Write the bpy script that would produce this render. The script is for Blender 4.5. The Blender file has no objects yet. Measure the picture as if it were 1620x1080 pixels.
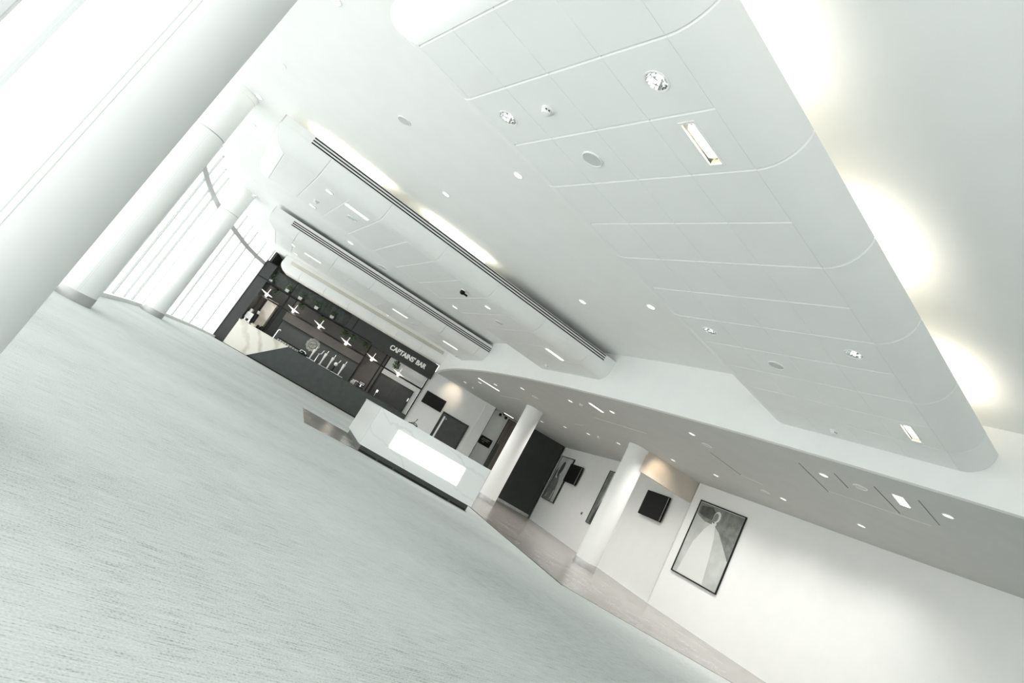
import bpy, bmesh, math, random
from mathutils import Vector, Matrix
random.seed(7)
PI = math.pi
SC = bpy.context.scene
COL = SC.collection

# ------------------------------------------------------------------ camera
F_PX, PPX, PPY = 969.96, 843.8, 456.47
EYE = Vector((0, 0, 0.92))
RT = Vector((0.8453003, -0.2346259, 0.4800188))
DN = Vector((0.5237788, 0.1865537, -0.8311759))
FW = Vector((0.1054661, 0.9540170, 0.2805860))
cam = bpy.data.cameras.new('camera')
cam.sensor_width = 36.0
cam.lens = F_PX / 1620 * 36.0
cam.shift_x = (810 - PPX) / 1620
cam.shift_y = (PPY - 540) / 1620
cam.clip_start, cam.clip_end = 0.05, 200
camo = bpy.data.objects.new('camera', cam)
COL.objects.link(camo)
M = Matrix.Identity(4)
for i in range(3):
    M[i][0], M[i][1], M[i][2], M[i][3] = RT[i], -DN[i], -FW[i], EYE[i]
camo.matrix_world = M
SC.camera = camo

# ------------------------------------------------------------------ world, exposure
W = bpy.data.worlds.new('overcast_sky')
SC.world = W
W.use_nodes = True
bg = W.node_tree.nodes['Background']
bg.inputs[0].default_value = (1.0, 0.996, 0.982, 1)
bg.inputs[1].default_value = 2.25
SC.view_settings.view_transform = 'Standard'
SC.view_settings.look = 'None'
SC.view_settings.exposure = 0.33
SC.view_settings.gamma = 1.0
SC.view_settings.use_curve_mapping = False
SC.cycles.max_bounces = 10
SC.cycles.diffuse_bounces = 7
SC.cycles.caustics_reflective = False
SC.cycles.caustics_refractive = False
SC.cycles.sample_clamp_indirect = 6.0
SC.cycles.use_denoising = True

# ------------------------------------------------------------------ survey
ZF, ZB, ZS, ZC = 0.0, 3.784, 3.461, 4.457      # floor, raft underside, low soffit, main ceiling
def ray(x, y):
    return RT * ((x - PPX) / F_PX) + DN * ((y - PPY) / F_PX) + FW
def at_z(x, y, z):
    d = ray(x, y); return EYE + d * ((z - EYE.z) / d.z)
def at_y(x, y, Y):
    d = ray(x, y); return EYE + d * (Y / d.y)
AC, AR = Vector((48.063, 28.555)), 46.90        # plan arc of the white bulkhead
def arc_x(y): return AC.x - math.sqrt(AR * AR - (y - AC.y) ** 2)

# ------------------------------------------------------------------ materials
def mat(name, col, rough=0.5, metal=0.0, emit=0.0, spec=0.5, ecol=None):
    m = bpy.data.materials.new(name); m.use_nodes = True
    b = m.node_tree.nodes['Principled BSDF']
    b.inputs['Base Color'].default_value = (*col, 1)
    b.inputs['Roughness'].default_value = rough
    b.inputs['Metallic'].default_value = metal
    b.inputs['Specular IOR Level'].default_value = spec
    if emit:
        b.inputs['Emission Color'].default_value = (*(ecol or col), 1)
        b.inputs['Emission Strength'].default_value = emit
    return m
def nodes(m): return m.node_tree.nodes, m.node_tree.links, m.node_tree.nodes['Principled BSDF']
def speckle(m, c1, c2, scale=(1, 1, 1), nscale=20, detail=4, lo=0.35, hi=0.65, bump=0.0, rotz=0.0, dist=0.002):
    N, L, b = nodes(m)
    tc = N.new('ShaderNodeTexCoord'); mp = N.new('ShaderNodeMapping'); no = N.new('ShaderNodeTexNoise'); cr = N.new('ShaderNodeValToRGB')
    mp.inputs['Scale'].default_value = scale; mp.inputs['Rotation'].default_value = (0, 0, rotz)
    no.inputs['Scale'].default_value = nscale; no.inputs['Detail'].default_value = detail
    cr.color_ramp.elements[0].position = lo; cr.color_ramp.elements[0].color = (*c1, 1)
    cr.color_ramp.elements[1].position = hi; cr.color_ramp.elements[1].color = (*c2, 1)
    L.new(tc.outputs['Object'], mp.inputs[0]); L.new(mp.outputs[0], no.inputs['Vector'])
    L.new(no.outputs['Fac'], cr.inputs[0]); L.new(cr.outputs[0], b.inputs['Base Color'])
    if bump:
        bp = N.new('ShaderNodeBump'); bp.inputs['Strength'].default_value = bump; bp.inputs['Distance'].default_value = dist
        L.new(no.outputs['Fac'], bp.inputs['Height']); L.new(bp.outputs[0], b.inputs['Normal'])
    return m
def marble(m, base, vein, scale, width, rot=(0, 0, 0.6), strength=1.0, dist=2.5):
    N, L, b = nodes(m)
    tc = N.new('ShaderNodeTexCoord'); mp = N.new('ShaderNodeMapping'); no = N.new('ShaderNodeTexNoise')
    wv = N.new('ShaderNodeTexWave'); cr = N.new('ShaderNodeValToRGB'); n2 = N.new('ShaderNodeTexNoise'); mx = N.new('ShaderNodeMix'); mu = N.new('ShaderNodeMath')
    mp.inputs['Rotation'].default_value = rot
    wv.inputs['Scale'].default_value = scale; wv.inputs['Distortion'].default_value = dist; wv.inputs['Detail'].default_value = 5; wv.inputs['Detail Scale'].default_value = 1.4
    cr.color_ramp.elements[0].position = 0.0; cr.color_ramp.elements[0].color = (strength,) * 3 + (1,)
    cr.color_ramp.elements[1].position = width; cr.color_ramp.elements[1].color = (0, 0, 0, 1)
    n2.inputs['Scale'].default_value = 1.1; n2.inputs['Detail'].default_value = 3
    mx.data_type = 'RGBA'; mu.operation = 'MULTIPLY'
    mx.inputs['A'].default_value = (*base, 1); mx.inputs['B'].default_value = (*vein, 1)
    L.new(tc.outputs['Object'], mp.inputs[0]); L.new(mp.outputs[0], wv.inputs['Vector']); L.new(mp.outputs[0], n2.inputs['Vector'])
    L.new(wv.outputs['Fac'], cr.inputs[0]); L.new(cr.outputs[0], mu.inputs[0]); L.new(n2.outputs['Fac'], mu.inputs[1])
    L.new(mu.outputs[0], mx.inputs['Factor']); L.new(mx.outputs['Result'], b.inputs['Base Color'])
    return m
PAINT = speckle(mat('white_paint', (.84, .85, .84), .55, spec=.3), (.83, .845, .835), (.85, .86, .85), nscale=3)
RAFT = speckle(mat('raft_panel_white', (.84, .85, .84), .45, spec=.35), (.82, .835, .825), (.84, .855, .845), nscale=2)
CEIL = speckle(mat('ceiling_white', (.83, .845, .835), .7, spec=.2), (.82, .835, .825), (.84, .855, .845), nscale=2)
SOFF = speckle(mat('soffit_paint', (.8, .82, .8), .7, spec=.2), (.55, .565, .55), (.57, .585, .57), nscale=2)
RAIL = mat('window_metal', (.5, .51, .515), .4)
SEAM = mat('cover_seam', (.66, .67, .67), .5)
STEEL = speckle(mat('brushed_steel', (.5, .5, .5), .28, 1), (.42, .42, .41), (.56, .56, .55), (1, 30, 1), 6)
SKIRT = mat('satin_skirting', (.5, .51, .5), .45, .5)
CHROME = mat('chrome', (.78, .79, .8), .08, 1)
BLACK = speckle(mat('black_metal', (.008, .008, .008), .5, spec=.2), (.006, .006, .006), (.011, .012, .012), nscale=8)
BLACKG = mat('black_gloss', (.006, .006, .006), .3, spec=.2)
DARK = speckle(mat('bar_charcoal', (.04, .05, .048), .32, spec=.5), (.034, .043, .041), (.044, .054, .052), nscale=4)
FASC = speckle(mat('fascia_charcoal', (.022, .026, .025), .4), (.02, .024, .023), (.026, .03, .029), nscale=3)
GREEN = speckle(mat('dark_green_painted_reflection', (.02, .03, .025), .25), (.012, .017, .015), (.035, .055, .042), nscale=9, detail=8)  # mottled greens paint the reflected greenery into the panel colour
TAUPE = speckle(mat('taupe_backwall', (.12, .11, .105), .5), (.105, .10, .095), (.13, .12, .115), nscale=2)
SPLASH = speckle(mat('grey_splashback', (.06, .068, .066), .35), (.055, .063, .061), (.066, .074, .072), nscale=2)
DOOR = speckle(mat('door_grey', (.06, .064, .064), .5), (.056, .06, .06), (.066, .07, .07), nscale=5)
DWALL = speckle(mat('charcoal_wall', (.035, .039, .038), .7), (.033, .037, .036), (.038, .042, .041), nscale=3)
BEIGE = speckle(mat('warm_beige_paint', (.62, .57, .5), .6), (.60, .55, .48), (.64, .59, .52), nscale=2)
BRONZE = speckle(mat('bronze_metal', (.16, .14, .12), .3, .8), (.11, .10, .09), (.2, .18, .155), (8, 8, .6), 2)
MARB = marble(mat('white_marble', (.86, .87, .86), .18), (.84, .855, .845), (.42, .43, .43), 1.1, .03, (.5, .9, 1.3), .4, 5)
CREAM = marble(mat('cream_marble', (.8, .78, .7), .2), (.82, .8, .73), (.36, .31, .24), .42, .4, (0, .75, .1), .9, 9)
WGLOSS = mat('white_lacquer', (.82, .83, .82), .25)
WHITE = mat('white_plastic', (.82, .83, .82), .4)
GRILL = speckle(mat('speaker_grille', (.6, .62, .61), .6), (.52, .54, .53), (.64, .66, .65), nscale=160, detail=1)
LEAF = speckle(mat('leaf_green', (.06, .11, .05), .5), (.03, .06, .03), (.12, .19, .08), nscale=14)
CERAM = mat('white_pot_glaze', (.72, .72, .7), .3)
SLOT = mat('slot_black', (.008, .008, .008), .8)
CREAMG = mat('cream_grille', (.86, .82, .7), .4)
SH = mat('shadow_gap_grey', (.12, .125, .12), .8)
LIT = mat('lamp_lit', (1, .98, .93), .4, emit=1.6)
LITW = mat('lamp_tube_lit', (1, .97, .85), .4, emit=4)
BULB = mat('bulb_lit', (1, .8, .56), .4, emit=7)
PANELLIT = mat('backlit_panel', (1, 1, 1), .4, emit=1.6)
GLASSW = mat('drinking_glass', (.55, .57, .56), .05, spec=.8)
SIGNW = mat('letter_white', (.9, .9, .88), .4)
def glass_mat():
    m = bpy.data.materials.new('window_glass'); m.use_nodes = True
    N, L = m.node_tree.nodes, m.node_tree.links
    N.clear()
    o = N.new('ShaderNodeOutputMaterial'); mx = N.new('ShaderNodeMixShader'); t = N.new('ShaderNodeBsdfTransparent'); g = N.new('ShaderNodeBsdfGlossy'); fr = N.new('ShaderNodeValue')
    t.inputs[0].default_value = (.97, .985, .98, 1); g.inputs['Roughness'].default_value = .02; fr.outputs[0].default_value = .05
    L.new(fr.outputs[0], mx.inputs[0]); L.new(t.outputs[0], mx.inputs[1]); L.new(g.outputs[0], mx.inputs[2]); L.new(mx.outputs[0], o.inputs[0])
    return m
GLASS = glass_mat()
def carpet_mat():
    m = mat('grey_carpet', (.5, .52, .51), .95, spec=.1)
    N, L, b = nodes(m)
    tc = N.new('ShaderNodeTexCoord'); mp = N.new('ShaderNodeMapping'); mp.inputs['Rotation'].default_value = (0, 0, -.48)
    L.new(tc.outputs['Object'], mp.inputs[0])
    def noise(sc, s, d):
        p = N.new('ShaderNodeMapping'); p.inputs['Scale'].default_value = sc; L.new(mp.outputs[0], p.inputs[0])
        n = N.new('ShaderNodeTexNoise'); n.inputs['Scale'].default_value = s; n.inputs['Detail'].default_value = d; L.new(p.outputs[0], n.inputs['Vector']); return n
    a = noise((6, 120, 1), 1.0, 5); c = noise((110, 150, 1), 1.0, 4); g = noise((.5, .7, 1), 1, 3)
    m1 = N.new('ShaderNodeMath'); m1.operation = 'ADD'; L.new(a.outputs['Fac'], m1.inputs[0]); L.new(c.outputs['Fac'], m1.inputs[1])
    m2 = N.new('ShaderNodeMath'); m2.operation = 'MULTIPLY_ADD'; m2.inputs[1].default_value = .45; L.new(g.outputs['Fac'], m2.inputs[0]); L.new(m1.outputs[0], m2.inputs[2])
    cr = N.new('ShaderNodeValToRGB'); L.new(m2.outputs[0], cr.inputs[0])
    e = cr.color_ramp.elements
    # ramp clamps at 1: scale the sum first
    sc = N.new('ShaderNodeMath'); sc.operation = 'MULTIPLY'; sc.inputs[1].default_value = .45; L.new(m2.outputs[0], sc.inputs[0]); L.new(sc.outputs[0], cr.inputs[0])
    e[0].position = .42; e[0].color = (.25, .272, .27, 1)
    e[1].position = .64; e[1].color = (.60, .63, .625, 1)
    x = cr.color_ramp.elements.new(.50); x.color = (.49, .52, .515, 1)
    L.new(cr.outputs[0], b.inputs['Base Color'])
    bp = N.new('ShaderNodeBump'); bp.inputs['Strength'].default_value = .2; bp.inputs['Distance'].default_value = .004
    L.new(sc.outputs[0], bp.inputs['Height']); L.new(bp.outputs[0], b.inputs['Normal'])
    return m
CARPET = carpet_mat()
HARD = speckle(mat('polished_taupe_floor', (.36, .335, .31), .22, spec=.5), (.20, .188, .175), (.33, .31, .29), (1, 1, 1), 2.2, 6)

# ------------------------------------------------------------------ mesh helpers
def link(name, me, m, parent=None):
    o = bpy.data.objects.new(name, me); COL.objects.link(o)
    if m: me.materials.append(m)
    if parent: o.parent = parent
    return o
class MB:
    def __init__(s): s.bm = bmesh.new()
    def poly(s, pts): return s.bm.faces.new([s.bm.verts.new(p) for p in pts])
    def grid(s, rows, cu=False, cv=False):
        vs = [[s.bm.verts.new(p) for p in r] for r in rows]
        n, k = len(vs), len(vs[0])
        for i in range(n if cu else n - 1):
            for j in range(k if cv else k - 1):
                a, b, c, d = vs[i][j], vs[i][(j + 1) % k], vs[(i + 1) % n][(j + 1) % k], vs[(i + 1) % n][j]
                try: s.bm.faces.new((a, b, c, d))
                except ValueError: pass
        return vs
    def shell(s, A, B):
        """closed slab between two equal grids of points"""
        va, vb = s.grid(A), s.grid(B)
        n, k = len(va), len(va[0])
        loop = [(0, j) for j in range(k)] + [(i, k - 1) for i in range(1, n)] + [(n - 1, j) for j in range(k - 2, -1, -1)] + [(i, 0) for i in range(n - 2, 0, -1)]
        for (i, j), (p, q) in zip(loop, loop[1:] + loop[:1]):
            s.bm.faces.new((va[i][j], va[p][q], vb[p][q], vb[i][j]))
    def box(s, a, b, bev=0.0, mtx=None):
        a, b = Vector(a), Vector(b)
        r = bmesh.ops.create_cube(s.bm, size=1)
        vs = r['verts']
        T = Matrix.Translation((a + b) / 2) @ Matrix.Diagonal((*(abs(x) for x in (b - a)), 1))
        bmesh.ops.transform(s.bm, matrix=T, verts=vs)
        if bev:
            es = list({e for v in vs for e in v.link_edges})
            rr = bmesh.ops.bevel(s.bm, geom=es, offset=bev, segments=2, profile=.6, affect='EDGES')
            vs = list({v for f in rr['faces'] for v in f.verts} | {v for v in vs if v.is_valid})
        if mtx: bmesh.ops.transform(s.bm, matrix=mtx, verts=vs)
        return s
    def prism(s, pts, z0, z1):
        bot = [s.bm.verts.new((p[0], p[1], z0)) for p in pts]; top = [s.bm.verts.new((p[0], p[1], z1)) for p in pts]
        s.bm.faces.new(bot[::-1]); s.bm.faces.new(top)
        n = len(pts)
        for i in range(n): s.bm.faces.new((bot[i], bot[(i + 1) % n], top[(i + 1) % n], top[i]))
        return s
    def loft(s, loops, caps=True):
        vs = [[s.bm.verts.new(p) for p in l] for l in loops]
        n = len(vs[0])
        for A, B in zip(vs, vs[1:]):
            for i in range(n): s.bm.faces.new((A[i], A[(i + 1) % n], B[(i + 1) % n], B[i]))
        if caps: s.bm.faces.new(vs[0][::-1]); s.bm.faces.new(vs[-1])
        return s
    def lathe(s, prof, seg=24, mtx=None, caps=True):
        loops = [[Vector((r * math.cos(2 * PI * k / seg), r * math.sin(2 * PI * k / seg), z)) for k in range(seg)] for r, z in prof]
        if mtx: loops = [[mtx @ p for p in l] for l in loops]
        return s.loft(loops, caps)
    def ring(s, prof, seg=24, mtx=None):
        """closed section revolved (torus-like)"""
        rows = [[(mtx or Matrix()) @ Vector((r * math.cos(2 * PI * k / seg), r * math.sin(2 * PI * k / seg), z)) for r, z in prof] for k in range(seg)]
        s.grid(rows, True, True); return s
    def tube(s, pts, r, seg=8):
        pts = [Vector(p) for p in pts]; loops = []
        for i, p in enumerate(pts):
            d = (pts[min(i + 1, len(pts) - 1)] - pts[max(i - 1, 0)]).normalized()
            u = d.orthogonal().normalized() if i == 0 else (u - d * u.dot(d)).normalized()
            w = d.cross(u); rr = r[i] if isinstance(r, (list, tuple)) else r
            loops.append([p + (u * math.cos(2 * PI * k / seg) + w * math.sin(2 * PI * k / seg)) * rr for k in range(seg)])
        return s.loft(loops)
    def build(s, name, m, parent=None, smooth=False):
        bmesh.ops.recalc_face_normals(s.bm, faces=s.bm.faces)
        me = bpy.data.meshes.new(name)
        if smooth:
            for f in s.bm.faces: f.smooth = True
            for e in s.bm.edges:
                if len(e.link_faces) == 2 and e.calc_face_angle(0) > .6: e.smooth = False
        s.bm.to_mesh(me); s.bm.free()
        return link(name, me, m, parent)
def box(name, a, b, m, parent=None, bev=0.0): return MB().box(a, b, bev).build(name, m, parent)
def tag(o, label, cat, group=None, kind=None):
    o['label'] = label; o['category'] = cat
    if group: o['group'] = group
    if kind: o['kind'] = kind
    return o
def thing(name, label, cat, loc=(0, 0, 0), rotz=0.0, group=None):
    o = bpy.data.objects.new(name, None); COL.objects.link(o)
    o.location = loc; o.rotation_euler = (0, 0, rotz); o.empty_display_size = .1
    return tag(o, label, cat, group)
def struct(o): o['kind'] = 'structure'; return o
def copy_tree(o, loc, rotz=None, label=None):
    c = o.copy(); COL.objects.link(c); c.location = loc
    if rotz is not None: c.rotation_euler = (0, 0, rotz)
    if label: c['label'] = label
    for ch in o.children:
        k = ch.copy(); COL.objects.link(k); k.parent = c
        for g in ch.children:
            q = g.copy(); COL.objects.link(q); q.parent = k
    return c
def area(name, loc, rot, sx, sy, power, col=(1, .89, .73)):
    l = bpy.data.lights.new(name, 'AREA'); l.shape = 'RECTANGLE'; l.size = sx; l.size_y = sy; l.energy = power; l.color = col
    o = bpy.data.objects.new(name, l); COL.objects.link(o); o.location = loc; o.rotation_euler = rot
    return o

# ------------------------------------------------------------------ plan curves
def spline(P, n=8):
    out = []
    for i in range(len(P) - 1):
        p0, p1, p2, p3 = Vector(P[max(i - 1, 0)]), Vector(P[i]), Vector(P[i + 1]), Vector(P[min(i + 2, len(P) - 1)])
        for k in range(n):
            t = k / n
            out.append(.5 * ((2 * p1) + (p2 - p0) * t + (2 * p0 - 5 * p1 + 4 * p2 - p3) * t * t + (3 * p1 - p0 - 3 * p2 + p3) * t ** 3))
    return out + [Vector(P[-1])]
FAC = spline([(-7.72, 28.45), (-8.05, 26.9), (-8.06, 25), (-7.86, 21.5), (-7.45, 18.6), (-6.85, 15.8), (-5.92, 12), (-4.75, 8.5), (-3.35, 5.1), (-2.4, 3.2), (-1.25, .95), (.2, -1.4), (2.0, -3.7), (4.0, -6.0)], 10)
ARC = [(arc_x(y), y) for y in [-6 + 34.4 * i / 70 for i in range(71)]]
RW = [(7.93, 29.3), (8.277, 21.8), (8.72, 16.6)]
RW3 = [(8.62, 16.3), (9.34, 13.98), (10.25, 11.2), (11.2, 7.6), (11.9, 3.5), (12.4, -1), (16.2, -6)]

# ------------------------------------------------------------------ structure
floor_pts = [(p.x, p.y) for p in FAC] + [(17, -6), (17, 30), (-7.85, 30)]
struct(MB().prism(floor_pts[::-1], -.2, 0).build('floor', CARPET))
hard_pts = [(-1.664, 16.2), (-1.10, 12.36), (.05, 12.80), (2.50, 12.86), (2.52, 14.9), (2.88, 14.78), (3.13, 13.0), (3.7, 9.6), (11.0, 9.0), (9.3, 14.0), (8.6, 16.4), (8.25, 21.8), (7.9, 27.6), (3.0, 27.6), (1.6, 22), (.4, 16.2)]
struct(MB().prism(hard_pts, 0.0, .006).build('floor_2', HARD))
ceil_pts = [(p.x, p.y) for p in FAC] + [(17, -6)] + [p for p in ARC if p[1] > -6] + [(1.16, 30.2), (-7.72, 30.2)]
struct(MB().prism(ceil_pts[::-1], ZC, ZC + .15).build('ceiling', CEIL))
bulk = [(x, y) for x, y in ARC]
w = MB()
w.shell([[(x, y, ZS - .006), (x, y, ZC)] for x, y in bulk], [[(x + .12, y, ZS - .006), (x + .12, y, ZC)] for x, y in bulk])
struct(w.build('wall_bulkhead', PAINT, smooth=True))
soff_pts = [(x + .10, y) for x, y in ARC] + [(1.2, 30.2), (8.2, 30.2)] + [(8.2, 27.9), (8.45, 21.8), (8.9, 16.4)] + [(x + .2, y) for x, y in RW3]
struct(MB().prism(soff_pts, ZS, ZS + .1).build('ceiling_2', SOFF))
def wall_strip(name, pts, z0, z1, th, m):
    """th: thickness to the outside (right of the walking direction)"""
    P = [Vector(p) for p in pts]; Q = []
    for i, p in enumerate(P):
        d = (P[min(i + 1, len(P) - 1)] - P[max(i - 1, 0)]).normalized(); Q.append(p + Vector((-d.y, d.x)) * th)
    b = MB(); b.shell([[(p.x, p.y, z0), (p.x, p.y, z1)] for p in P], [[(p.x, p.y, z0), (p.x, p.y, z1)] for p in Q])
    return struct(b.build(name, m))
wall_strip('wall_right', RW, 0, ZS, .15, PAINT)
wall_strip('wall_right_2', spline(RW3, 4), 0, ZS, .15, PAINT)
struct(box('wall_back', (1.06, 28.4, 0), (4.42, 28.6, ZS), PAINT))
struct(box('wall_back_2', (4.36, 29.3, 0), (6.3, 29.45, ZS), PAINT))
struct(box('wall_back_3', (6.1, 27.7, 0), (7.925, 27.95, ZS), DWALL))
struct(box('wall_back_4', (6.1, 27.96, 0), (6.25, 29.28, ZS), PAINT))
struct(box('wall_behind', (4.0, -6.15, 0), (17, -6.0, ZC), PAINT))
struct(box('wall_bar', (-7.715, 30.0, 0), (1.05, 30.2, ZC), TAUPE))
struct(box('baseboard_back', (5.7, 27.66, .006), (7.9, 27.70, .12), STEEL))
struct(box('wall_back_5', (1.061, 28.61, 0), (1.2, 30.2, ZS), PAINT))
struct(box('wall_back_6', (6.31, 29.3, 0), (8.3, 29.45, ZS), PAINT))
struct(box('wall_back_7', (-7.70, 28.55, 0), (-7.60, 29.99, ZC), DWALL))
struct(box('wall_back_8', (4.425, 28.61, 0), (4.435, 29.29, ZS), PAINT))
wall_strip('wall_jamb', [(8.60, 16.28), (8.745, 16.62)][::-1], 0, ZS, .12, PAINT)
struct(box('trim_1', (3.925, 28.385, 0), (3.965, 28.40, ZS), PAINT))
struct(box('trim_7', (4.40, 28.385, 0), (4.425, 28.40, ZS), SH))
e_ = MB(); e_.shell([[(2.86, 14.78, 0), (2.86, 14.78, .009)], [(3.11, 13.0, 0), (3.11, 13.0, .009)], [(3.68, 9.6, 0), (3.68, 9.6, .009)]], [[(2.90, 14.78, 0), (2.90, 14.78, .009)], [(3.15, 13.0, 0), (3.15, 13.0, .009)], [(3.72, 9.6, 0), (3.72, 9.6, .009)]])
struct(e_.build('trim_8', SH))
# header over the opening beside the right hand round column
h = MB(); h.shell([[(6.62, 16.2, 2.88), (6.62, 16.2, ZS)], [(8.66, 16.48, 2.86), (8.66, 16.48, ZS)]], [[(6.6, 16.35, 2.88), (6.6, 16.35, ZS)], [(8.64, 16.63, 2.86), (8.64, 16.63, ZS)]])
struct(h.build('wall_header', BEIGE))

# ------------------------------------------------------------------ glazed facade
win = bpy.data.objects.new('window_1', None); COL.objects.link(win); struct(win)
cum = [0.0]
for a, b in zip(FAC, FAC[1:]): cum.append(cum[-1] + (b - a).length)
def fac(s):
    for i in range(len(FAC) - 1):
        if s <= cum[i + 1]:
            t = (s - cum[i]) / (cum[i + 1] - cum[i]); d = (FAC[i + 1] - FAC[i]).normalized()
            return FAC[i].lerp(FAC[i + 1], t), d
    return FAC[-1], (FAC[-1] - FAC[-2]).normalized()
ZT = 3.74
s, k = .05, 0
stations = []
while s < cum[-1]:
    stations.append(s); s += 1.35 if k % 2 else 1.0; k += 1
mull_me = {}
for k, s in enumerate(stations):
    p, d = fac(s); ang = math.atan2(d.y, d.x); wd = .05 if k % 2 else .075
    key = k % 2
    if key not in mull_me:
        b = MB().box((-wd / 2, -.03, .09), (wd / 2, .03, ZC), .004); o = b.build('mullion', RAIL, win); mull_me[key] = o.data
    else:
        o = bpy.data.objects.new('mullion', mull_me[key]); COL.objects.link(o); o.parent = win
    o.location = (p.x, p.y, 0); o.rotation_euler = (0, 0, ang)
for s0, s1 in zip(stations, stations[1:]):
    a, d = fac(s0 + .04); c, _ = fac(s1 - .04); e = (c - a).normalized(); nrm = Vector((-e.y, e.x))
    for z0, z1 in ((.09, ZT - .08), (ZT + .08, ZC)):
        b = MB(); b.shell([[(*(a + nrm * .012), z0), (*(a + nrm * .012), z1)], [(*(c + nrm * .012), z0), (*(c + nrm * .012), z1)]], [[(*(a - nrm * .012), z0), (*(a - nrm * .012), z1)], [(*(c - nrm * .012), z0), (*(c - nrm * .012), z1)]])
        b.build('pane', GLASS, win)
    b = MB(); b.shell([[(*(a + nrm * .03), ZT - .08), (*(a + nrm * .03), ZT + .08)], [(*(c + nrm * .03), ZT - .08), (*(c + nrm * .03), ZT + .08)]], [[(*(a - nrm * .03), ZT - .08), (*(a - nrm * .03), ZT + .08)], [(*(c - nrm * .03), ZT - .08), (*(c - nrm * .03), ZT + .08)]])
    b.build('transom', RAIL, win)
L_, R_ = [], []
for i in range(81):
    p, d = fac(cum[-1] * i / 80); n = Vector((-d.y, d.x)); L_.append(p + n * .16); R_.append(p - n * .05)
sd = 1 if (L_[30] - Vector((0, 20))).length < (R_[30] - Vector((0, 20))).length else -1
b = MB(); b.shell([[(p.x, p.y, 0), (p.x, p.y, .09)] for p in L_], [[(p.x, p.y, 0), (p.x, p.y, .09)] for p in R_]); struct(b.build('baseboard_window', PAINT))

# ------------------------------------------------------------------ round columns
def column(x, y, r, zt, label, joint=None, seam=None, collar=True):
    t = thing('column', label, 'column', (x, y, 0), 0, 'round white columns')
    SEG = 56
    if joint:
        MB().lathe([(r, .16), (r, joint - .008)], SEG).build('shaft', PAINT, t, True)
        MB().lathe([(r, joint + .008), (r, zt)], SEG).build('shaft', PAINT, t, True)
        MB().lathe([(r - .012, joint - .008), (r - .012, joint + .008)], SEG).build('joint_ring', STEEL, t, True)
    else:
        MB().lathe([(r, .16), (r, zt)], SEG).build('shaft', PAINT, t, True)
    MB().lathe([(r + .006, 0), (r + .006, .15), (r, .16)], SEG).build('base_ring', SKIRT, t, True)
    if seam is not None:
        for q, wd in ((0, .0022), (.028, .0015)):
            a = seam + q / r * 1.0
            MB().box((r - .006, -wd, .17), (r + .0015, wd, (joint or zt) - .01), 0, Matrix.Rotation(a, 4, 'Z')).build('seam_strip', SEAM, t)
    if collar: MB().lathe([(r + .012, zt - .10), (r + .012, zt - .001)], SEG).build('collar', PAINT, t, True)
    return t
def polar(deg, D): a = math.radians(deg); return -D * math.sin(a), D * math.cos(a)
cx, cy = polar(31.03, 3.5)
column(cx, cy, .31, ZC, 'huge nearest round white column filling the top left corner', None, math.atan2(-cy, -cx) - .09, False)
cx, cy = polar(24.85, 12.2)
column(cx, cy, .31, ZC, 'second round white column along the windows, half behind the nearest one', 3.47, math.atan2(-cy, -cx))
cx, cy = polar(19.88, 20.6)
column(cx, cy, .31, ZC, 'farthest round white column by the windows, next to the bar', 3.6, None)
cx, cy = polar(-12.0, 21.7)
column(cx, cy, .31, ZS, 'round white column standing behind the right end of the reception desk', None, None)
cx, cy = polar(-22.0, 17.8)
column(cx, cy, .31, ZS, 'round white column in front of the wall of portraits', None, None)

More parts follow.
